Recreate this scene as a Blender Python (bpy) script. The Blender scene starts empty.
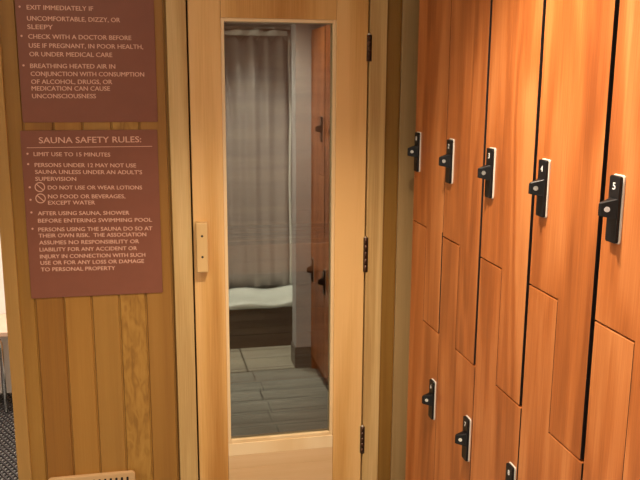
import bpy, bmesh, math, random
from mathutils import Vector, Matrix
random.seed(7)
C = bpy.context.scene.collection
PI = math.pi

# ------------------------------------------------------------------ helpers
def new_mat(name):
    m = bpy.data.materials.new(name); m.use_nodes = True
    nt = m.node_tree; b = nt.nodes['Principled BSDF']
    return m, nt, b

def N(nt, t, **kw):
    n = nt.nodes.new(t)
    for k, v in kw.items():
        if k in n.inputs: n.inputs[k].default_value = v
        else: setattr(n, k, v)
    return n

def plain(name, col, rough=.5, metal=0, spec=.5, noise=0, coat=0):
    m, nt, b = new_mat(name)
    b.inputs['Base Color'].default_value = (*col, 1)
    b.inputs['Roughness'].default_value = rough
    b.inputs['Metallic'].default_value = metal
    b.inputs['Specular IOR Level'].default_value = spec
    b.inputs['Coat Weight'].default_value = coat
    L = nt.links
    tc = N(nt, 'ShaderNodeTexCoord')
    n = N(nt, 'ShaderNodeTexNoise', Scale=18.0, Detail=4.0)
    L.new(tc.outputs['Object'], n.inputs['Vector'])
    r = N(nt, 'ShaderNodeValToRGB')
    k = noise
    r.color_ramp.elements[0].position = .3; r.color_ramp.elements[1].position = .7
    r.color_ramp.elements[0].color = (*[c*(1-k) for c in col], 1)
    r.color_ramp.elements[1].color = (*[min(1, c*(1+k)) for c in col], 1)
    L.new(n.outputs['Fac'], r.inputs['Fac']); L.new(r.outputs['Color'], b.inputs['Base Color'])
    return m

def wood(name, dark, mid, light, axis='Z', rough=.45, rings=7.0, broad=5.0, fine=.25, coat=0, seed=0.0, spec=.4, blotch=.15, stretch=.09):
    """wood with grain running along axis, coloured by object coordinates"""
    m, nt, b = new_mat(name); L = nt.links
    tc = N(nt, 'ShaderNodeTexCoord'); oi = N(nt, 'ShaderNodeObjectInfo')
    add = N(nt, 'ShaderNodeVectorMath', operation='MULTIPLY_ADD')
    cmb = N(nt, 'ShaderNodeCombineXYZ')
    L.new(oi.outputs['Random'], cmb.inputs[0]); L.new(oi.outputs['Random'], cmb.inputs[1]); L.new(oi.outputs['Random'], cmb.inputs[2])
    L.new(cmb.outputs[0], add.inputs[0]); add.inputs[1].default_value = (13.0, 7.0, 29.0)
    L.new(tc.outputs['Object'], add.inputs[2])
    mp = N(nt, 'ShaderNodeMapping'); s = [1, 1, 1]; s['XYZ'.index(axis)] = stretch
    mp.inputs['Scale'].default_value = s; mp.inputs['Location'].default_value = (seed, seed*1.7, seed*.3)
    L.new(add.outputs[0], mp.inputs['Vector'])
    n1 = N(nt, 'ShaderNodeTexNoise', Scale=broad, Detail=2.0, Roughness=.5, Distortion=.4)
    L.new(mp.outputs[0], n1.inputs['Vector'])
    mu = N(nt, 'ShaderNodeMath', operation='MULTIPLY'); mu.inputs[1].default_value = rings*2*PI
    L.new(n1.outputs['Fac'], mu.inputs[0])
    sn = N(nt, 'ShaderNodeMath', operation='SINE'); L.new(mu.outputs[0], sn.inputs[0])
    # fine fibres
    mp2 = N(nt, 'ShaderNodeMapping'); s2 = [1, 1, 1]; s2['XYZ'.index(axis)] = .02
    mp2.inputs['Scale'].default_value = s2; L.new(add.outputs[0], mp2.inputs['Vector'])
    n2 = N(nt, 'ShaderNodeTexNoise', Scale=260.0, Detail=3.0); L.new(mp2.outputs[0], n2.inputs['Vector'])
    n3 = N(nt, 'ShaderNodeTexNoise', Scale=broad*1.3, Detail=3.0); L.new(mp.outputs[0], n3.inputs['Vector'])
    a = N(nt, 'ShaderNodeMath', operation='MULTIPLY_ADD'); a.inputs[1].default_value = .5*(.5-fine*.5); a.inputs[2].default_value = .5
    L.new(sn.outputs[0], a.inputs[0])
    a2 = N(nt, 'ShaderNodeMath', operation='MULTIPLY_ADD'); a2.inputs[1].default_value = fine*2.2; L.new(n2.outputs['Fac'], a2.inputs[0]); L.new(a.outputs[0], a2.inputs[2])
    a3 = N(nt, 'ShaderNodeMath', operation='MULTIPLY_ADD'); a3.inputs[1].default_value = blotch*5; L.new(n3.outputs['Fac'], a3.inputs[0]); L.new(a2.outputs[0], a3.inputs[2])
    a4 = N(nt, 'ShaderNodeMath', operation='SUBTRACT'); a4.inputs[1].default_value = fine*1.1+blotch*2.5; L.new(a3.outputs[0], a4.inputs[0])
    r = N(nt, 'ShaderNodeValToRGB'); e = r.color_ramp.elements
    e[0].position = .05; e[0].color = (*dark, 1); e[1].position = .95; e[1].color = (*light, 1)
    x = e.new(.5); x.color = (*mid, 1)
    L.new(a4.outputs[0], r.inputs['Fac']); L.new(r.outputs['Color'], b.inputs['Base Color'])
    b.inputs['Roughness'].default_value = rough; b.inputs['Specular IOR Level'].default_value = spec
    b.inputs['Coat Weight'].default_value = coat; b.inputs['Coat Roughness'].default_value = .25
    bp = N(nt, 'ShaderNodeBump', Strength=.12, Distance=.002); L.new(n2.outputs['Fac'], bp.inputs['Height']); L.new(bp.outputs[0], b.inputs['Normal'])
    return m

def rootloc(o):
    v = Vector((0, 0, 0))
    while o is not None:
        v += o.location; o = o.parent
    return v

def obj(name, bm, mats, parent=None, loc=None, smooth=False):
    """link a bmesh built in world coordinates as one mesh object"""
    if loc is None: loc = rootloc(parent) if parent else Vector((0, 0, 0))
    loc = Vector(loc)
    bmesh.ops.translate(bm, verts=bm.verts, vec=-loc)
    bmesh.ops.recalc_face_normals(bm, faces=bm.faces)
    me = bpy.data.meshes.new(name); bm.to_mesh(me); bm.free()
    if smooth:
        for p in me.polygons: p.use_smooth = True
    for m in (mats if isinstance(mats, (list, tuple)) else [mats]): me.materials.append(m)
    o = bpy.data.objects.new(name, me); C.objects.link(o)
    if parent:
        o.parent = parent; o.location = loc - rootloc(parent)
    else: o.location = loc
    return o

def tag(o, label, cat, group=None, kind=None):
    if label: o['label'] = label
    if cat: o['category'] = cat
    if group: o['group'] = group
    if kind: o['kind'] = kind
    return o

def thing(name, label, cat, loc, group=None, kind=None):
    o = bpy.data.objects.new(name, None); C.objects.link(o); o.location = loc
    o.empty_display_size = .1
    return tag(o, label, cat, group, kind)

def BM(): return bmesh.new()

def box(bm, x0, x1, y0, y1, z0, z1, bev=0, mi=0, seg=2):
    t = bmesh.new(); bmesh.ops.create_cube(t, size=1)
    bmesh.ops.scale(t, vec=(abs(x1-x0), abs(y1-y0), abs(z1-z0)), verts=t.verts)
    bmesh.ops.translate(t, vec=((x0+x1)/2, (y0+y1)/2, (z0+z1)/2), verts=t.verts)
    if bev: bmesh.ops.bevel(t, geom=list(t.edges), offset=bev, segments=seg, affect='EDGES', profile=.5)
    merge(bm, t, mi); return bm

def merge(bm, t, mi=0):
    me = bpy.data.meshes.new('tmp'); t.to_mesh(me); t.free()
    n = len(bm.faces); bm.from_mesh(me); bpy.data.meshes.remove(me)
    bm.faces.ensure_lookup_table()
    for f in bm.faces[n:]: f.material_index = mi

def prism(bm, pts, axis, a0, a1, bev=0, mi=0, seg=2):
    """pts: 2D outline; axis X -> pts=(y,z), Y -> (x,z), Z -> (x,y); extruded from a0 to a1"""
    def P(p, a): return {'X': (a, p[0], p[1]), 'Y': (p[0], a, p[1]), 'Z': (p[0], p[1], a)}[axis]
    t = bmesh.new(); v0 = [t.verts.new(P(p, a0)) for p in pts]; v1 = [t.verts.new(P(p, a1)) for p in pts]
    t.faces.new(v0); t.faces.new(v1[::-1]); n = len(pts)
    for i in range(n): t.faces.new((v0[i], v1[i], v1[(i+1) % n], v0[(i+1) % n]))
    bmesh.ops.recalc_face_normals(t, faces=t.faces)
    if bev:
        ed = [e for e in t.edges if all(abs(v.co['XYZ'.index(axis)]-a0) < 1e-6 for v in e.verts)]
        bmesh.ops.bevel(t, geom=ed, offset=bev, segments=seg, affect='EDGES', profile=.5)
    merge(bm, t, mi); return bm

def rrect(u0, u1, v0, v1, r, n=5):
    out = []
    for cx, cy, a in ((u1-r, v1-r, 0), (u0+r, v1-r, PI/2), (u0+r, v0+r, PI), (u1-r, v0+r, 1.5*PI)):
        for k in range(n+1):
            t = a + PI/2*k/n; out.append((cx+r*math.cos(t), cy+r*math.sin(t)))
    return out

def tube(bm, pts, r, n=12, cap=True, mi=0):
    """tube along a polyline"""
    t = bmesh.new(); rings = []; pts = [Vector(p) for p in pts]
    up = None
    for i, p in enumerate(pts):
        d = (pts[min(i+1, len(pts)-1)]-pts[max(i-1, 0)]).normalized()
        if up is None: up = Vector((0, 0, 1)) if abs(d.z) < .9 else Vector((1, 0, 0))
        a = (up - d*up.dot(d)).normalized(); b = d.cross(a); up = a
        rr = r[i] if isinstance(r, (list, tuple)) else r
        rings.append([t.verts.new(p + a*rr*math.cos(2*PI*k/n) + b*rr*math.sin(2*PI*k/n)) for k in range(n)])
    for i in range(len(rings)-1):
        for k in range(n): t.faces.new((rings[i][k], rings[i][(k+1) % n], rings[i+1][(k+1) % n], rings[i+1][k]))
    if cap: t.faces.new(rings[0]); t.faces.new(rings[-1][::-1])
    merge(bm, t, mi); return bm

_dg = None
def text_bm(bm, s, x0, x1, z, h, y, depth=.0006, tilt=0.0, bold=.0007):
    """capitals set in the plane y, fitted between x0 and x1, centred on height z, cap height h"""
    cu = bpy.data.curves.new('t', 'FONT'); cu.body = s; cu.size = 1; cu.resolution_u = 3
    o = bpy.data.objects.new('t', cu); C.objects.link(o)
    bpy.context.view_layer.update()
    me = bpy.data.meshes.new_from_object(o.evaluated_get(bpy.context.evaluated_depsgraph_get()))
    bpy.data.objects.remove(o); bpy.data.curves.remove(cu)
    t = bmesh.new(); t.from_mesh(me); bpy.data.meshes.remove(me)
    xs = [v.co.x for v in t.verts]; a, b = min(xs), max(xs)
    ys = [v.co.y for v in t.verts]
    top = max(ys); sx = (x1-x0)/(b-a); sz = h/.72
    for v in t.verts:
        X = x0+(v.co.x-a)*sx; v.co = Vector((X, y, z+(v.co.y-.36)*sz + tilt*(X-x0)))
    if bold:
        me2 = bpy.data.meshes.new('tmp'); t.to_mesh(me2); nv = len(t.verts); t.from_mesh(me2); bpy.data.meshes.remove(me2)
        t.verts.ensure_lookup_table()
        for v in t.verts[nv:]: v.co += Vector((bold, .00005, bold*.4))
    ex = bmesh.ops.extrude_face_region(t, geom=list(t.faces))
    bmesh.ops.translate(t, verts=[g for g in ex['geom'] if isinstance(g, bmesh.types.BMVert)], vec=(0, depth, 0))
    merge(bm, t); return bm

# ------------------------------------------------------------------ materials
M = {}
M['fir'] = wood('fir_door', (.47, .215, .045), (.66, .365, .11), (.80, .50, .20), rings=3, broad=5, fine=.24, rough=.38, coat=.2, blotch=.6, stretch=.06)
M['fir_h'] = wood('fir_rail', (.66, .42, .20), (.74, .51, .28), (.82, .60, .37), axis='X', rings=3, broad=6, fine=.14, rough=.38, coat=.2, blotch=.3, stretch=.05)
M['fir_bead'] = wood('fir_bead', (.76, .53, .27), (.83, .62, .35), (.88, .70, .44), rings=2, broad=5, fine=.1, rough=.4)
M['casing'] = wood('casing_pine', (.40, .235, .08), (.55, .36, .14), (.70, .50, .235), rings=3, broad=12, fine=.3, rough=.5, stretch=.04)
M['corner'] = wood('corner_pine', (.33, .175, .042), (.40, .22, .058), (.46, .265, .078), rings=2, broad=8, fine=.2, rough=.5, stretch=.03)
bc = [((0.248, 0.114, 0.018), (0.310, 0.152, 0.025), (0.365, 0.186, 0.033)),
      ((0.219, 0.089, 0.012), (0.301, 0.131, 0.019), (0.347, 0.160, 0.025)),
      ((0.248, 0.105, 0.015), (0.339, 0.157, 0.025), (0.403, 0.199, 0.038)),
      ((0.275, 0.126, 0.021), (0.339, 0.168, 0.032), (0.385, 0.199, 0.040)),
      ((0.229, 0.102, 0.015), (0.365, 0.186, 0.033), (0.438, 0.237, 0.050)),
      ((0.265, 0.118, 0.020), (0.319, 0.152, 0.027), (0.356, 0.177, 0.036)),
      ((0.183, 0.085, 0.013), (0.248, 0.122, 0.021), (0.301, 0.160, 0.030))]
boards = [wood('cedar_board_%s' % 'abcdefg'[i], *c, rings=3, broad=9 if i != 4 else 30, fine=.22, rough=.5, seed=i*3.1, stretch=.03 if i != 4 else .35) for i, c in enumerate(bc)]
M['tan'] = wood('tan_strip', (.30, .185, .075), (.38, .245, .105), (.44, .30, .14), rings=2, broad=9, fine=.22, stretch=.03)
M['cherry'] = wood('cherry_laminate', (.27, .070, .015), (.45, .134, .032), (.60, .22, .068), rings=6, broad=5.5, fine=.30, rough=.36, coat=.2, spec=.4, blotch=.38, stretch=.13)
M['cherry_edge'] = plain('cherry_edge', (.30, .09, .03), .5, noise=.1)
M['gap_shade'] = plain('gap_shade_edge', (.012, .006, .005), .6, noise=.1)  # near-black on door side edges: shade of the gaps put into the colour
M['carcass'] = plain('dark_carcass', (.012, .008, .006), .8, noise=.1)
M['sign'] = plain('brown_plastic', (.225, .078, .046), .45, spec=.35, noise=.03)
M['letter'] = plain('engraved_pink', (.72, .42, .31), .6, noise=.02)
M['black'] = plain('black_metal', (.005, .005, .006), .42, spec=.35, noise=.1)
M['plate'] = plain('black_plate', (.006, .006, .007), .45, spec=.3, noise=.1)
M['backing'] = plain('pale_backing', (.72, .66, .58), .4, noise=.03)
M['white_ink'] = plain('white_ink', (.75, .75, .74), .5, noise=.02)
M['chrome'] = plain('chrome', (.75, .74, .72), .16, metal=1, noise=.02)
M['bronze'] = plain('dark_bronze', (.085, .045, .030), .38, metal=.8, noise=.15)
M['steel'] = plain('steel', (.62, .60, .56), .3, metal=1, noise=.05)
M['handle'] = wood('handle_pine', (.56, .35, .13), (.66, .43, .18), (.72, .50, .23), rings=2, broad=14, fine=.15, rough=.4)
M['hole'] = plain('screw_head', (.03, .02, .012), .5, noise=.1)
M['vent'] = wood('vent_pine', (.50, .30, .13), (.58, .37, .18), (.66, .44, .23), axis='X', rings=2, broad=10, fine=.15)
M['void'] = plain('dark_gap', (.004, .003, .003), .9, noise=.1)
M['white_wall'] = plain('white_paint', (.80, .78, .74), .7, noise=.01)
M['grey_wall'] = plain('grey_paint', (.62, .59, .60), .65, noise=.01)
M['ceiling'] = plain('ceiling_paint', (.75, .72, .68), .8, noise=.01)
M['curtain'] = plain('curtain_fabric', (.44, .39, .36), .75, noise=.03)
M['liner'] = plain('white_liner', (.80, .80, .74), .5, noise=.02)
M['acrylic'] = plain('white_acrylic', (.78, .80, .74), .25, noise=.01)
M['bench_top'] = plain('beige_laminate', (.62, .44, .32), .4, noise=.04)
M['mat'] = plain('black_rubber', (.035, .028, .028), .6, noise=.1)
M['sauna'] = wood('sauna_cedar', (.25, .12, .05), (.34, .18, .08), (.42, .24, .11), axis='X', rings=3, broad=7, fine=.2, stretch=.05)

def tile_mat(name, c1, c2, mortar, bw, bh, ox, oy, ms=.004, plane='XY', off=.5, rough=.4):
    m, nt, b = new_mat(name); L = nt.links
    tc = N(nt, 'ShaderNodeTexCoord'); mp = N(nt, 'ShaderNodeMapping')
    mp.inputs['Location'].default_value = (-ox, -oy, 0)
    if plane == 'XZ':
        sp = N(nt, 'ShaderNodeSeparateXYZ'); cm = N(nt, 'ShaderNodeCombineXYZ')
        L.new(tc.outputs['Object'], sp.inputs[0])
        ad = N(nt, 'ShaderNodeMath', operation='ADD'); L.new(sp.outputs[0], ad.inputs[0]); L.new(sp.outputs[1], ad.inputs[1])
        L.new(ad.outputs[0], cm.inputs[0]); L.new(sp.outputs[2], cm.inputs[1]); L.new(cm.outputs[0], mp.inputs['Vector'])
    else: L.new(tc.outputs['Object'], mp.inputs['Vector'])
    br = N(nt, 'ShaderNodeTexBrick', offset=off, offset_frequency=2, squash=1.0)
    br.inputs['Color1'].default_value = (*c1, 1); br.inputs['Color2'].default_value = (*c2, 1); br.inputs['Mortar'].default_value = (*mortar, 1)
    br.inputs['Scale'].default_value = 1; br.inputs['Mortar Size'].default_value = ms; br.inputs['Mortar Smooth'].default_value = .1
    br.inputs['Brick Width'].default_value = bw; br.inputs['Row Height'].default_value = bh
    L.new(mp.outputs[0], br.inputs['Vector'])
    no = N(nt, 'ShaderNodeTexNoise', Scale=5.0, Detail=6.0); mp2 = N(nt, 'ShaderNodeMapping'); mp2.inputs['Scale'].default_value = (.6, 5, 5)
    L.new(tc.outputs['Object'], mp2.inputs['Vector']); L.new(mp2.outputs[0], no.inputs['Vector'])
    mx = N(nt, 'ShaderNodeMixRGB', blend_type='MULTIPLY'); mx.inputs['Fac'].default_value = 1
    rp = N(nt, 'ShaderNodeValToRGB'); rp.color_ramp.elements[0].color = (.72, .72, .72, 1); rp.color_ramp.elements[1].color = (1.1, 1.1, 1.1, 1)
    rp.color_ramp.elements[0].position = .3; rp.color_ramp.elements[1].position = .7
    L.new(no.outputs['Fac'], rp.inputs['Fac']); L.new(br.outputs['Color'], mx.inputs[1]); L.new(rp.outputs['Color'], mx.inputs[2])
    L.new(mx.outputs[0], b.inputs['Base Color']); b.inputs['Roughness'].default_value = rough
    bp = N(nt, 'ShaderNodeBump', Strength=.4, Distance=.003, invert=True); L.new(br.outputs['Fac'], bp.inputs['Height']); L.new(bp.outputs[0], b.inputs['Normal'])
    return m

# glass: half mirror over a dim sauna, slightly grey-brown
def glass_mat():
    m, nt, b = new_mat('tinted_glass'); L = nt.links
    nt.nodes.remove(b); out = nt.nodes['Material Output']
    tr = N(nt, 'ShaderNodeBsdfTransparent'); tr.inputs['Color'].default_value = (.80, .80, .78, 1)
    gl = N(nt, 'ShaderNodeBsdfGlossy'); gl.inputs['Color'].default_value = (.93, 1, .94, 1); gl.inputs['Roughness'].default_value = .0
    fr = N(nt, 'ShaderNodeFresnel', IOR=1.5)
    mt = N(nt, 'ShaderNodeMath', operation='MULTIPLY_ADD'); mt.inputs[1].default_value = .9; mt.inputs[2].default_value = GLASS_R
    L.new(fr.outputs[0], mt.inputs[0])
    mx = N(nt, 'ShaderNodeMixShader'); L.new(mt.outputs[0], mx.inputs[0]); L.new(tr.outputs[0], mx.inputs[1]); L.new(gl.outputs[0], mx.inputs[2])
    # old glass is a little uneven
    tc = N(nt, 'ShaderNodeTexCoord'); no = N(nt, 'ShaderNodeTexNoise', Scale=2.2, Detail=0.0); L.new(tc.outputs['Object'], no.inputs['Vector'])
    bp = N(nt, 'ShaderNodeBump', Strength=.05, Distance=.004); L.new(no.outputs['Fac'], bp.inputs['Height']); L.new(bp.outputs[0], gl.inputs['Normal'])
    L.new(mx.outputs[0], out.inputs[0])
    return m
GLASS_R = .12
M['glass'] = glass_mat()

H = 1.68                                   # eye height
# ------------------------------------------------------------------ the room
XL, XR = -1.9, 1.36
YB, YF = -3.7, 1.52
CEIL = 2.45
M['floor'] = tile_mat('floor_planks', (.33, .325, .285), (.38, .37, .325), (.13, .125, .11), .92, .147, .55-.92*4, -1.505-.147*30, .0045)
struct = lambda name, bm, m, loc=None: tag(obj(name, bm, m, None, loc), None, None, kind='structure')

b = BM(); box(b, XL-.1, XR+.1, YB-.1, YF+.1, -.06, 0); o = struct('floor', b, M['floor'])
tag(o, 'grey wood-look plank tile floor of the changing room', 'floor')
b = BM(); box(b, XL-.1, XR+.1, YB-.1, YF+.1, CEIL, CEIL+.08); o = struct('ceiling', b, M['ceiling']); tag(o, 'plain white ceiling over the changing room', 'ceiling')
b = BM(); box(b, XR, XR+.1, YB-.1, YF+.1, 0, CEIL); tag(struct('wall_right', b, M['grey_wall']), 'grey painted wall behind the lockers', 'wall')
b = BM(); box(b, XL-.1, XL, YB-.1, YF+.1, 0, CEIL); tag(struct('wall_left', b, M['white_wall']), 'white wall at the far left of the room', 'wall')
b = BM(); box(b, XL, XR, YB-.1, YB, 0, CEIL); tag(struct('wall_back', b, M['white_wall']), 'white wall behind the viewer', 'wall')
b = BM(); box(b, XL, -.58, YF, YF+.1, 0, CEIL); tag(struct('wall_far', b, M['white_wall']), 'bright white wall seen past the panelled corner at left', 'wall')

# panelled front wall round the door opening
OX0, OX1, OZ = .118, .764, 2.03
b = BM()
def board_run(xs, z0, z1, mis):
    for i in range(len(xs)-1):
        x0, x1 = xs[i], xs[i+1]
        g = .0022
        prism(b, [(x0, .0), (x0, .05), (x1, .05), (x1, 0), (x1-g, 0), (x1-g-.002, -.006), (x0+g+.002, -.006), (x0+g, 0)], 'Z', z0, z1, mi=mis[i])
board_run([-.49, -.408, -.314, -.222, -.129, -.038, .055, OX0], 0, CEIL, [0, 1, 2, 3, 4, 5, 6])
board_run([OX1, .872, .965, 1.058, 1.151, 1.244, XR], 0, CEIL, [6, 1, 2, 3, 0, 1])
board_run([OX0, .22, .31, .40, .49, .58, .67, OX1], OZ, CEIL, [5, 1, 2, 3, 0, 1, 2])
box(b, -.49, OX0, .05, .09, 0, CEIL, mi=3); box(b, OX1, XR, .05, .09, 0, CEIL, mi=3); box(b, OX0, OX1, .05, .09, OZ, CEIL, mi=3)
o = struct('wall_front', b, boards); tag(o, 'wall of vertical tongue and groove cedar boards round the sauna door', 'wall')

# trims
b = BM(); box(b, -.503, -.458, -.019, .095, 0, CEIL, .003); tag(struct('trim_1', b, M['corner']), 'pine corner post at the left end of the panelled wall', 'trim')
b = BM(); box(b, .062, .1265, -.019, .012, 0, 2.10, .0025); tag(struct('trim_2', b, M['casing'], (.09, 0, 0)), 'weathered pine casing left of the sauna door', 'trim')
b = BM(); box(b, .7555, .818, -.019, .012, 0, 2.10, .0025); tag(struct('trim_3', b, M['casing'], (.78, 0, 0)), 'pale pine casing on the hinge side of the sauna door', 'trim')
b = BM(); box(b, .062, .818, -.019, .012, 2.102, 2.165, .0025); tag(struct('trim_4', b, M['fir_h'], (.45, 0, 2.1)), 'pine head casing above the sauna door', 'trim')
b = BM(); box(b, .874, .955, -.014, 0, 0, CEIL, .002); tag(struct('trim_5', b, M['tan'], (.9, 0, 0)), 'tan filler strip between the door casing and the lockers', 'trim')
# jambs (part of the setting)
b = BM(); box(b, OX0, .1265, .0125, .09, 0, OZ); box(b, .7555, OX1, .0125, .09, 0, OZ); box(b, .1265, .7555, .0125, .09, 2.012, OZ)
box(b, .1265, .15, .035, .06, 0, 2.012); box(b, .735, .7555, .035, .06, 0, 2.012)
tag(struct('trim_6', b, M['carcass']), 'dark door jamb in the gap round the sauna door', 'trim')

# ------------------------------------------------------------------ the sauna door
DX0, DX1, DZ0, DZ1, DY0, DY1 = .1325, .7505, .012, 2.005, -.012, .026
GX0, GX1, GZ0, GZ1 = .248, .6305, .342, 1.858
door = thing('door_1', 'pine framed sauna door with tall narrow glass pane', 'door', (.4415, 0, .012), kind='structure')
b = BM(); box(b, DX0, GX0-.008, DY0, DY1, DZ0, DZ1, .002); obj('stile', b, M['fir'], door, (.19, 0, .5))
b = BM(); box(b, GX1+.008, DX1, DY0, DY1, DZ0, DZ1, .002); obj('stile', b, M['fir'], door, (.69, 0, .7))
b = BM(); box(b, GX0-.0075, GX1+.0075, DY0, DY1, GZ1+.008, DZ1, .002); obj('top_rail', b, M['fir'], door, (.44, 0, 1.9))
b = BM(); box(b, GX0-.0075, GX1+.0075, DY0, DY1, .286, GZ0-.008, .001, mi=1); box(b, GX0-.0075, GX1+.0075, DY0, DY1, .232, .2858, .001); box(b, GX0-.0075, GX1+.0075, DY0, DY1, DZ0, .2318, .001, mi=0); obj('bottom_rail', b, [M['fir_h'], M['fir_bead']], door, (.44, 0, .3))
b = BM()
for (x0, x1, z0, z1) in ((GX0-.008, GX0+.004, GZ0-.008, GZ1+.008), (GX1-.004, GX1+.008, GZ0-.008, GZ1+.008), (GX0+.004, GX1-.004, GZ0-.008, GZ0+.006), (GX0+.004, GX1-.004, GZ1-.003, GZ1+.008)):
    box(b, x0, x1, DY0+.003, .012, z0, z1, .002)
obj('glazing_bead', b, M['fir_bead'], door)
b = BM(); box(b, GX0-.002, GX1+.002, -.0015, .0015, GZ0-.002, GZ1+.002)
gcz = (GZ0+GZ1)/2
bmesh.ops.rotate(b, verts=b.verts, cent=(.44, 0, gcz), matrix=Matrix.Rotation(.005, 3, 'Z') @ Matrix.Rotation(-.008, 3, 'X'))
bmesh.ops.translate(b, verts=b.verts, vec=(0, .010, 0))
g = obj('glass_pane', b, M['glass'], door, (.44, .01, gcz)); g['label'] = 'reflective glass pane'
# back beads hide the pane edges
b = BM()
for (x0, x1, z0, z1) in ((GX0-.008, GX0+.006, GZ0-.008, GZ1+.008), (GX1-.006, GX1+.008, GZ0-.008, GZ1+.008), (GX0+.006, GX1-.006, GZ0-.008, GZ0+.006), (GX0+.006, GX1-.006, GZ1-.006, GZ1+.008)):
    box(b, x0, x1, .0185, .025, z0, z1, .001)
obj('rear_bead', b, M['fir_bead'], door)
# block pull
b = BM(); prism(b, rrect(.1405, .1795, 1.003, 1.178, .003), 'Y', DY0-.034, DY0, bev=.003)
hd = obj('handle', b, M['handle'], door, (.16, -.03, 1.09)); hd['label'] = 'pale wooden block handle'
for z in (1.058, 1.132):
    b = BM(); tube(b, [(.160, DY0-.0348, z), (.160, DY0-.033, z)], .0042, 14); s = obj('screw', b, M['hole'], hd)
# hinges
for z0, z1 in ((1.728, 1.818), (.972, 1.100), (.252, .362)):
    b = BM(); n = 5; h = (z1-z0)/n
    for k in range(n): tube(b, [(.753, DY0-.006, z0+k*h+.0002), (.753, DY0-.006, z0+(k+1)*h-.0002)], .0062, 14)
    box(b, .746, .7535, DY0-.0018, DY0+.001, z0, z1); box(b, .7535, .762, -.0208, -.0188, z0, z1)
    hg = obj('hinge', b, M['bronze'], door, (.753, -.02, z0), True); hg['label'] = 'dark bronze hinge'
    b = BM(); tube(b, [(.753, DY0-.006, z1), (.753, DY0-.006, z1+.003), (.753, DY0-.006, z1+.006)], [.0060, .0055, .002], 14); obj('hinge_pin', b, M['steel'], hg)

# ------------------------------------------------------------------ inside the sauna, dimly seen through the pane
b = BM()
box(b, -.45, 1.3, 1.42, 1.45, 0, 2.2); box(b, -.45, -.42, .1, 1.42, 0, 2.2); box(b, 1.27, 1.3, .1, 1.42, 0, 2.2); box(b, -.42, 1.27, .1, 1.42, 2.2, 2.23)
for k in range(16): box(b, -.42, 1.27, 1.415, 1.42, .01+k*.137, .01+k*.137+.131)
tag(struct('wall_sauna', b, M['sauna']), 'dark cedar boarded sauna walls seen dimly behind the door glass', 'wall')
bn = thing('sauna_bench', 'dim slatted cedar bench inside the sauna behind the glass', 'bench', (.45, 1.0, 0))
b = BM()
for k in range(5): box(b, -.415, 1.265, .90+k*.102, .90+k*.102+.090, .87, .895, .003)
obj('upper_seat', b, M['sauna'], bn)
b = BM(); box(b, -.415, 1.265, .885, .90, .755, .895, .003); obj('upper_fascia', b, M['sauna'], bn)
for x in (-.38, 1.2):
    b = BM(); box(b, x, x+.045, .92, .965, 0, .87, .003); obj('leg', b, M['sauna'], bn)

# ------------------------------------------------------------------ signs
def disc(bm, x, z, y, r, n=12):
    tube(bm, [(x, y, z), (x, y+.0006, z)], r, n)
SY = -.006
def sign(x0, x1, z0, z1, label):
    t = thing('notice_sign', label, 'sign', ((x0+x1)/2, SY, z0), 'brown safety signs left of the sauna door')
    b = BM(); prism(b, rrect(x0, x1, z0, z1, .004), 'Y', SY-.0045, SY, bev=.0012); obj('sign_panel', b, M['sign'], t)
    return t
TY = SY-.0051
s2 = sign(-.419, .021, .928, 1.4965, 'lower brown plastic sign headed sauna safety rules, beside the door')
b = BM(); text_bm(b, 'SAUNA SAFETY RULES:', -.362, -.034, 1.465, .0205, TY); obj('heading', b, M['letter'], s2)
b = BM(); box(b, -.401, .002, TY, TY+.0006, 1.4398, 1.4416); obj('heading_rule', b, M['letter'], s2)
L2 = [('LIMIT USE TO 15 MINUTES', -.381, -.137, 1.420), ('PERSONS UNDER 12 MAY NOT USE', -.380, -.054, 1.384), ('SAUNA UNLESS UNDER AN ADULT\'S', -.380, -.035, 1.361), ('SUPERVISION', -.381, -.251, 1.338),
      ('DO NOT USE OR WEAR LOTIONS', -.343, -.037, 1.308), ('NO FOOD OR BEVERAGES,', -.344, -.094, 1.278), ('EXCEPT WATER', -.345, -.194, 1.257),
      ('AFTER USING SAUNA, SHOWER', -.380, -.083, 1.222), ('BEFORE ENTERING SWIMMING POOL', -.381, -.008, 1.197),
      ('PERSONS USING THE SAUNA DO SO AT', -.382, -.008, 1.167), ('THEIR OWN RISK.  THE ASSOCIATION', -.382, -.029, 1.146), ('ASSUMES NO RESPONSIBILITY OR', -.382, -.054, 1.122), ('LIABILITY FOR ANY ACCIDENT OR', -.382, -.062, 1.098),
      ('INJURY IN CONNECTION WITH SUCH', -.382, -.035, 1.074), ('USE OR FOR ANY LOSS OR DAMAGE', -.382, -.040, 1.052), ('TO PERSONAL PROPERTY', -.382, -.138, 1.029)]
def paragraphs(lines, counts, bullets, bx_, h, t, tilt=0.0):
    i = 0
    for n, bz in zip(counts, bullets):
        b = BM()
        for s, x0, x1, z in lines[i:i+n]: text_bm(b, s, x0, x1, z, h, TY, tilt=tilt)
        obj('rule_text', b, M['letter'], t); i += n
        b = BM(); disc(b, bx_, bz, TY, .0033); obj('bullet', b, M['letter'], t)
paragraphs(L2, (1, 3, 1, 2, 2, 7), (1.421, 1.387, 1.310, 1.268, 1.2255, 1.170), -.400, .0135, s2, -.022)
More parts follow.
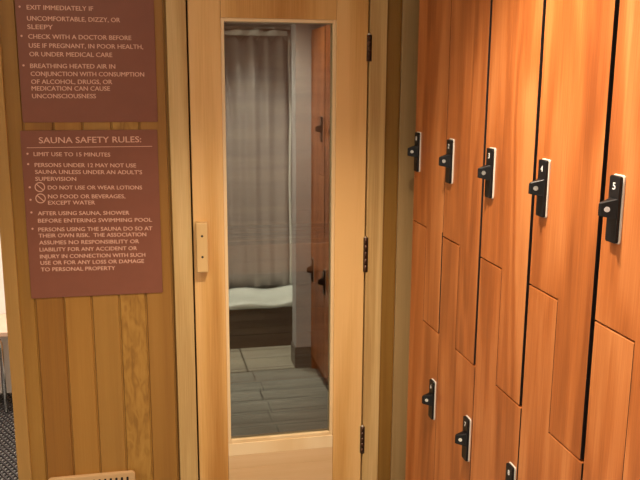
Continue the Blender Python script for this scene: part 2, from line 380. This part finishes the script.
for z in (1.310, 1.272):
    b = BM(); cx, r0, r1 = -.368, .0135, .0165; n = 28
    ring = [[(cx+r*math.cos(2*PI*k/n), yy, z+r*math.sin(2*PI*k/n)) for k in range(n)] for r in (r0, r1) for yy in (TY, TY+.0006)]
    V = [[b.verts.new(p) for p in q] for q in ring]
    for k in range(n):
        j = (k+1) % n
        for a, c in ((0, 2), (2, 3), (3, 1), (1, 0)): b.faces.new((V[a][k], V[a][j], V[c][j], V[c][k]))
    prism(b, [(cx-.0108-.001, z+.0098), (cx-.0098, z+.0118), (cx+.0118, z-.0098), (cx+.0098, z-.0118)], 'Y', TY, TY+.0006)
    obj('prohibition_symbol', b, M['letter'], s2)
s1 = sign(-.408, .024, 1.5225, 2.09, 'upper brown plastic sign warning of dizziness and doctors, cut by the frame top')
L1 = [('EXIT IMMEDIATELY IF', -.373, -.169, 1.886), ('UNCOMFORTABLE, DIZZY, OR', -.374, -.086, 1.852), ('SLEEPY', -.375, -.297, 1.826),
      ('CHECK WITH A DOCTOR BEFORE', -.374, -.053, 1.796), ('USE IF PREGNANT, IN POOR HEALTH,', -.374, -.016, 1.768), ('OR UNDER MEDICAL CARE', -.374, -.116, 1.741),
      ('BREATHING HEATED AIR IN', -.374, -.108, 1.704), ('CONJUNCTION WITH CONSUMPTION', -.374, -.016, 1.679), ('OF ALCOHOL, DRUGS, OR', -.374, -.120, 1.654), ('MEDICATION CAN CAUSE', -.374, -.128, 1.6325), ('UNCONSCIOUSNESS', -.374, -.174, 1.608)]
paragraphs(L1, (3, 3, 5), (1.887, 1.797, 1.705), -.394, .0145, s1)

# ------------------------------------------------------------------ vent
vt = thing('vent_grille', 'pale wooden louvred vent low on the panelled wall', 'vent', (-.2535, -.006, .135))
b = BM()
x0, x1, z0, z1 = -.406, -.101, .135, .262
prism(b, rrect(x0, x1, z0, z1, .014), 'Y', -.020, -.006, bev=.003); obj('face_plate', b, M['vent'], vt)
for k in range(14):
    x = -.3868+k*.0196
    b = BM(); prism(b, rrect(x, x+.008, z0+.022, z1-.017, .003), 'Y', -.0206, -.019); obj('slot', b, M['void'], vt)

# ------------------------------------------------------------------ lockers
CX, W, S0 = .903, .305, .100
Z1, Z2, ZT, ZB = 1.177, .849, 1.95, .075
TH = .019
def locker(k):
    y0 = -(S0+W*k); y1 = y0-W                    # far side, near side
    t = thing('gym_locker', ['cherry wood two-door locker farthest along, right against the tan strip by the sauna door',
              'cherry wood two-door locker second from the sauna door wall',
              'cherry wood two-door locker in the middle of the row, upper lock numbered 3',
              'cherry wood two-door locker, upper lock numbered 4, second nearest the viewer',
              'cherry wood two-door locker nearest the viewer, its upper lock showing largest'][k], 'locker', (CX+.2, (y0+y1)/2, 0), 'cherry wood lockers along the right wall')
    b = BM()
    xa = CX+TH+.001
    for ya in (y0-.0005, y1+.0135): box(b, xa, XR-.005, ya-.013, ya, ZB, ZT, mi=0)
    box(b, xa, XR-.005, y1+.014, y0-.014, ZB, ZB+.016, mi=0); box(b, xa, XR-.005, y1+.014, y0-.014, ZT-.016, ZT, mi=0)
    box(b, XR-.012, XR-.006, y1+.014, y0-.014, ZB+.016, ZT-.016, mi=0)
    ym = y0-W*.478
    # zig-zag divider between the two compartments
    box(b, xa, XR-.013, ym, y0-.014, Z1-.008, Z1+.004, mi=0); box(b, xa, XR-.013, y1+.014, ym, Z2-.008, Z2+.004, mi=0); box(b, xa, XR-.013, ym-.004, ym+.004, Z2, Z1, mi=0)
    c = obj('cabinet_body', b, M['carcass'], t)
    if k == 4:
        b = BM(); box(b, CX, XR-.005, y1-.040, y1-.001, 0, ZT); obj('side_filler', b, M['cherry'], t)
    if k == 0:
        b = BM(); box(b, CX+.004, XR-.005, y0, y0+.010, 0, ZT); obj('end_panel', b, M['cherry'], t)
    b = BM(); box(b, CX+.03, XR-.005, y1+.001, y0-.001, 0, ZB-.001); obj('plinth', b, M['cherry_edge'], t)
    GR = [.0012, .013, .014, .015, .010][k]       # wide gap on the near edge of the upper door
    gt = .0012; LR = [.0008, .003, .005, .006, .006][k]
    # upper door: full width above, near half reaches down to the lower step
    far = y0-.0012
    up = [(far, Z1+gt), (far, ZT-.002), (y1+GR, ZT-.002), (y1+GR, Z2+gt), (ym-gt*.5, Z2+gt), (ym-gt*.5, Z1+gt)]
    if k == 0: up = [(far, Z1+gt), (far, ZT-.002), (y1+.001, ZT-.002), (y1+.001, Z1+.012), (y1+.0075, Z1+.010), (y1+.0075, Z2+gt), (ym-gt*.5, Z2+gt), (ym-gt*.5, Z1+gt)]
    b = BM(); prism(b, up, 'X', CX, CX+TH, bev=.0010)
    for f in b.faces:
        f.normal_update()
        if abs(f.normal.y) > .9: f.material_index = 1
    du = obj('upper_door', b, [M['cherry'], M['gap_shade']], t, (CX, (y0+y1)/2, Z1))
    # lower door: full width below, far half reaches up to the upper step
    fl = y0-.0012
    lo = [(fl, ZB), (fl, Z1-gt-.002), (ym+gt*.5+.0005, Z1-gt-.002), (ym+gt*.5+.0005, Z2-gt-.002), (y1+LR, Z2-gt-.002), (y1+LR, ZB)]
    b = BM(); prism(b, lo, 'X', CX, CX+TH, bev=.0010)
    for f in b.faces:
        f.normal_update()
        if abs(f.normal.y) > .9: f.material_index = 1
    dl = obj('lower_door', b, [M['cherry'], M['gap_shade']], t, (CX, (y0+y1)/2, ZB))
    # locks: upper one by the far edge, lower one by the near edge
    for d, yc, zt, num in ((du, y0-.050 if k else y0-.043, 1.489, str(k+1)), (dl, y1+.030, .676, str(k+6))):
        pw, ph = .037, .134
        b = BM(); prism(b, rrect(yc-pw/2-.0035, yc+pw/2-.001, zt-ph-.001, zt+.0025, .006), 'X', CX-.0035, CX-.0002, bev=.0008); q = obj('backing_plate', b, M['backing'], d); q['label'] = 'pale backing plate'
        b = BM(); prism(b, rrect(yc-pw/2, yc+pw/2, zt-ph, zt, .005), 'X', CX-.0105, CX-.0037, bev=.0015); q = obj('lock_plate', b, M['plate'], d); q['label'] = 'black lock plate'
        # hasp: black wedge standing out from the plate, with a padlock eye
        zc = zt-ph*.48; hz = .0205
        A, T0, T1, B0 = Vector((CX-.0107, yc-.0165)), Vector((CX-.037, yc-.003)), Vector((CX-.040, yc+.002)), Vector((CX-.0107, yc+.009))
        b = BM(); prism(b, [tuple(A), tuple(T0), tuple(T1), tuple(T1+Vector((.004, .004))), tuple(B0)], 'Z', zc+hz, zc-hz, bev=.0022, seg=3)
        for v in b.verts:                        # lower corner of the tip is cut back
            if v.co.z > zc+hz*.5: v.co.z -= .010*max(0, (CX-.0107-v.co.x)/.03)
            if v.co.z < zc-hz*.5: v.co.z += .006*max(0, (CX-.02-v.co.x)/.02)
        hs = obj('hasp', b, M['black'], d)
        nrm = Vector((-(A.y-T0.y), (A.x-T0.x)*-1)); dr = (T0-A).normalized(); nrm = Vector((dr.y, -dr.x))
        if nrm.x > 0: nrm = -nrm
        ctr = A+(T0-A)*.62; e3 = Vector((nrm.x, nrm.y, 0)); c3 = Vector((ctr.x, ctr.y, zc-.001))
        b = BM(); tube(b, [c3-e3*.001, c3+e3*.0006], .0056, 20)
        q = obj('keyhole_bezel', b, M['chrome'], d); q['label'] = 'chrome eye in the hasp'
        # number, reading on the plate face
        b = BM(); text_bm(b, num, -.0045, .0045, 0, .0145, 0, depth=.0004, bold=.0012)
        for v in b.verts: v.co = Vector((CX-.0111+v.co.y, yc-v.co.x, zt-.020+v.co.z))
        obj('number', b, M['white_ink'], d)
    return t
for k in range(5): locker(k)

# ------------------------------------------------------------------ shower end of the room, seen in the glass
M['basetile'] = tile_mat('base_tile', (.17, .16, .15), (.22, .21, .19), (.09, .085, .08), .3, .03, 0, 0, .003, 'XZ')
M['curbtile'] = tile_mat('curb_tile', (.10, .075, .055), (.15, .115, .085), (.05, .04, .03), .6, .045, 0, 0, .0035, 'XZ')
SX0, SX1, PX, SYC, SYF = .440, .945, .815, -2.32, -2.085      # stall sides, curtain plane, front of the step
b = BM(); box(b, PX, XR, -1.79, -1.668, .0, CEIL); box(b, SX1, SX1+.12, -3.0, -1.79, 0, CEIL)
tag(struct('wall_shower_right', b, M['grey_wall']), 'grey painted wall end between the lockers and the shower', 'wall')
b = BM(); box(b, PX-.008, .902, -1.668, -1.6585, .0035, .125, .002); box(b, PX-.010, PX, -1.792, -1.657, .0035, .125, .002); tag(struct('baseboard_shower', b, M['basetile']), 'dark tile skirting at the foot of the grey wall end', 'baseboard')
b = BM(); box(b, .40, SX0, -3.0, SYC+.05, 0, CEIL); box(b, .40, SX0, SYC+.05, SYF-.001, 0, .30); box(b, .40, XR, -3.05, -3.0, 0, CEIL)
tag(struct('wall_shower_back', b, M['grey_wall']), 'grey wall enclosing the shower stall', 'wall')
b = BM(); box(b, SX0, SX1, SYC-.16, SYC-.10, 2.03, CEIL); tag(struct('wall_shower_header', b, M['white_wall']), 'white header above the shower curtain', 'wall')

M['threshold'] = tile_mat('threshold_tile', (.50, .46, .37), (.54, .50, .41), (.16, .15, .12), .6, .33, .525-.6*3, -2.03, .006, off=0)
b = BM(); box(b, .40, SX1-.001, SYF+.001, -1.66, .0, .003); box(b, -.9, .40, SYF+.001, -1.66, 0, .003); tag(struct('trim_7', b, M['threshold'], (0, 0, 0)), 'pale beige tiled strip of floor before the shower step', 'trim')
st = thing('shower_tray', 'white moulded shower tray on a dark tiled step below the curtain', 'shower tray', ((SX0+SX1)/2, SYF-.3, 0))
b = BM(); box(b, SX0+.001, SX1-.001, -2.99, SYF, 0, .262, .003); obj('tiled_step', b, M['curbtile'], st)
b = BM()
nx = 30; prof = [(-.002, .263), (.012, .263), (.020, .270), (.021, .288), (.012, .298), (-.02, .302), (-.10, .304), (-.17, .315), (-.195, .335), (-.215, .34), (-.225, .30), (-.225, .263)]
rows = []
for i in range(nx+1):
    x = SX0+.002+(SX1-SX0-.004)*i/nx
    wv = .009*math.sin(i/nx*9.0-.6)
    rows.append([b.verts.new((x, SYF+p[0], p[1]+(wv if p[1] > .264 and j < 10 else 0))) for j, p in enumerate(prof)])
for i in range(nx):
    for j in range(len(prof)-1): b.faces.new((rows[i][j], rows[i+1][j], rows[i+1][j+1], rows[i][j+1]))
    b.faces.new((rows[i][-1], rows[i+1][-1], rows[i+1][0], rows[i][0]))
b.faces.new(rows[0]); b.faces.new(rows[-1][::-1])
obj('tray', b, M['acrylic'], st, None, True)

# curtain: pleated cloth
ct = thing('shower_curtain', 'grey-brown pleated shower curtain reflected in the door glass', 'curtain', ((SX0+SX1)/2, SYC, 1.9))
def cloth(xa, xb, zb, zt, yc, amp, waves, m, name, ph=0, top=0):
    b = BM(); nx, nz = 160, 24; rows = []
    for j in range(nz+1):
        f = j/nz; row = []
        for i in range(nx+1):
            u = i/nx
            w = amp*(.65+.35*f)*math.sin(2*PI*waves*u+ph+.5*math.sin(3*u*PI+f*1.2)) + amp*.4*math.sin(2*PI*waves*.47*u+1+f)
            z = zb+(zt-zb)*f
            if top: z -= top*f**8*(1-abs(math.cos(PI*waves*u)))
            row.append(b.verts.new((xa+(xb-xa)*u+.004*math.sin(9*u+f*2), yc+w, z)))
        rows.append(row)
    for j in range(nz):
        for i in range(nx): b.faces.new((rows[j][i], rows[j][i+1], rows[j+1][i+1], rows[j+1][i]))
    o = obj(name, b, m, ct, None, True)
    mo = o.modifiers.new('thick', 'SOLIDIFY'); mo.thickness = .002
    return o
cloth(SX0+.008, SX1-.055, .345, 1.965, SYC, .017, 4.6, M['curtain'], 'curtain_cloth', top=.045)
cloth(SX0+.008, SX1-.008, .30, 1.985, SYC-.075, .010, 5, M['liner'], 'curtain_liner', 1.3, top=.02)
cloth(SX0+.006, SX1-.06, 1.955, 1.99, SYC+.022, .010, 3.7, M['liner'], 'curtain_header', .6, top=.01)
b = BM(); tube(b, [(SX1-.047+.003*math.sin(j*.7), SYC+.012, .35+j*.1) for j in range(17)], .008, 10); obj('curtain_hem', b, M['liner'], ct, None, True)
for i in range(8):
    x = SX0+.035+i*.060
    b = BM(); tube(b, [(x+.001*k, SYC-.038+.030*math.cos(a), 2.003+.030*math.sin(a)) for k, a in enumerate([2*PI*j/18 for j in range(19)])], .0018, 8); obj('curtain_ring', b, M['steel'], ct)
b = BM(); tube(b, [(SX0+.001, SYC-.038, 2.008), (SX1-.001, SYC-.038, 2.008)], .0125, 16); tag(obj('curtain_rod', b, M['steel'], None, (.6, SYC-.038, 2.008)), 'steel rod carrying the shower curtain', 'rod')

# ------------------------------------------------------------------ far left: bench, chrome legs, mat
be = thing('low_bench', 'beige topped low bench against the white wall at far left', 'bench', (-1.15, 1.33, 0))
b = BM(); box(b, -1.75, -.62, 1.185, 1.515, .418, .443, .004); obj('bench_top', b, M['bench_top'], be)
for x in (-.765, -1.60):
    b = BM(); pts = [(x, 1.24, 0.011), (x, 1.24, .36)]
    for k in range(1, 7): a = PI/2*k/6; pts.append((x-.05*(1-math.cos(a)), 1.24, .36+.05*math.sin(a)))
    tube(b, pts, .010, 14); lg = obj('leg', b, M['chrome'], be, None, True); lg['label'] = 'bent chrome leg'
mt = BM()
x0, x1, y0, y1 = -1.5, -.60, .15, 1.49
p = .026
def clipseg(x, y, dx, dy):
    ts = [-9, 9]
    for c, d, lo, hi in ((x, dx, x0, x1), (y, dy, y0, y1)):
        a, q = (lo-c)/d, (hi-c)/d
        if a > q: a, q = q, a
        ts[0] = max(ts[0], a); ts[1] = min(ts[1], q)
    return ts
for sgn in (1, -1):
    i = -60
    while i < 100:
        x, y = x0+i*p*1.0, (y0+y1)/2
        dx, dy = .5*sgn, .866
        t0, t1 = clipseg(x, y, dx, dy)
        if t1-t0 > .03:
            a = Vector((x+dx*t0, y+dy*t0)); q = Vector((x+dx*t1, y+dy*t1)); nrm = Vector((-dy, dx))*.0038
            zz = (.001, .006) if sgn > 0 else (.0055, .0105)
            prism(mt, [tuple(a+nrm), tuple(q+nrm), tuple(q-nrm), tuple(a-nrm)], 'Z', zz[0], zz[1])
        i += 1
o = obj('floor_mat', mt, M['mat'], None, (-1.05, .65, 0)); tag(o, 'black open-weave rubber mat on the floor left of the panelled wall', 'mat')

# ------------------------------------------------------------------ lights
def spot(loc, target, power, col, size=60, blend=.6, r=.05):
    l = bpy.data.lights.new('downlight', 'SPOT'); l.energy = power; l.color = col; l.spot_size = math.radians(size); l.spot_blend = blend; l.shadow_soft_size = r
    o = bpy.data.objects.new('downlight', l); C.objects.link(o); o.location = loc
    d = Vector(target)-Vector(loc); o.rotation_euler = d.to_track_quat('-Z', 'Y').to_euler(); return o
def area(loc, rot, sx, sy, power, col):
    l = bpy.data.lights.new('ceiling_fill', 'AREA'); l.shape = 'RECTANGLE'; l.size = sx; l.size_y = sy; l.energy = power; l.color = col
    o = bpy.data.objects.new('ceiling_fill', l); C.objects.link(o); o.location = loc; o.rotation_euler = rot; return o
WARM = (1, .84, .64)
spot((.47, -1.12, 2.43), (.36, -1.25, 0), 158, WARM, 113, .8, .035)
spot((.64, -1.97, 2.43), (.62, -2.02, 0), 170, (1, .92, .80), 56, .7, .05)
area((-.5, -2.0, 2.43), (0, 0, 0), .5, .5, 16, (1, .86, .68))  # added fill light brightening the back of the room, no fixture
area((-1.15, .75, 2.43), (0, 0, 0), .5, .9, 55, (1, .90, .80))
l = bpy.data.lights.new('sauna_lamp', 'POINT'); l.energy = 6; l.color = (1, .64, .54); l.shadow_soft_size = .06
o = bpy.data.objects.new('sauna_lamp', l); C.objects.link(o); o.location = (.95, .30, 1.30)

w = bpy.data.worlds.new('World'); bpy.context.scene.world = w; w.use_nodes = True
w.node_tree.nodes['Background'].inputs[0].default_value = (1, .85, .7, 1); w.node_tree.nodes['Background'].inputs[1].default_value = .02

# ------------------------------------------------------------------ camera
cam = bpy.data.cameras.new('camera'); cam.sensor_width = 36; cam.lens = 803.83/640*36; cam.clip_start = .02
co = bpy.data.objects.new('camera', cam); C.objects.link(co)
F = Vector((.201084, .958741, -.200948)).normalized(); R = Vector((.978939, -.204063, .005999)).normalized(); U = R.cross(F).normalized(); R = F.cross(U)
co.matrix_world = Matrix(((R.x, U.x, -F.x, 0), (R.y, U.y, -F.y, -2.796), (R.z, U.z, -F.z, H), (0, 0, 0, 1)))
sc = bpy.context.scene; sc.camera = co
vs = sc.view_settings; sc.display_settings.display_device = 'sRGB'
vs.view_transform = 'Standard'; vs.look = 'None'; vs.gamma = 1; vs.use_curve_mapping = False; vs.exposure = .15
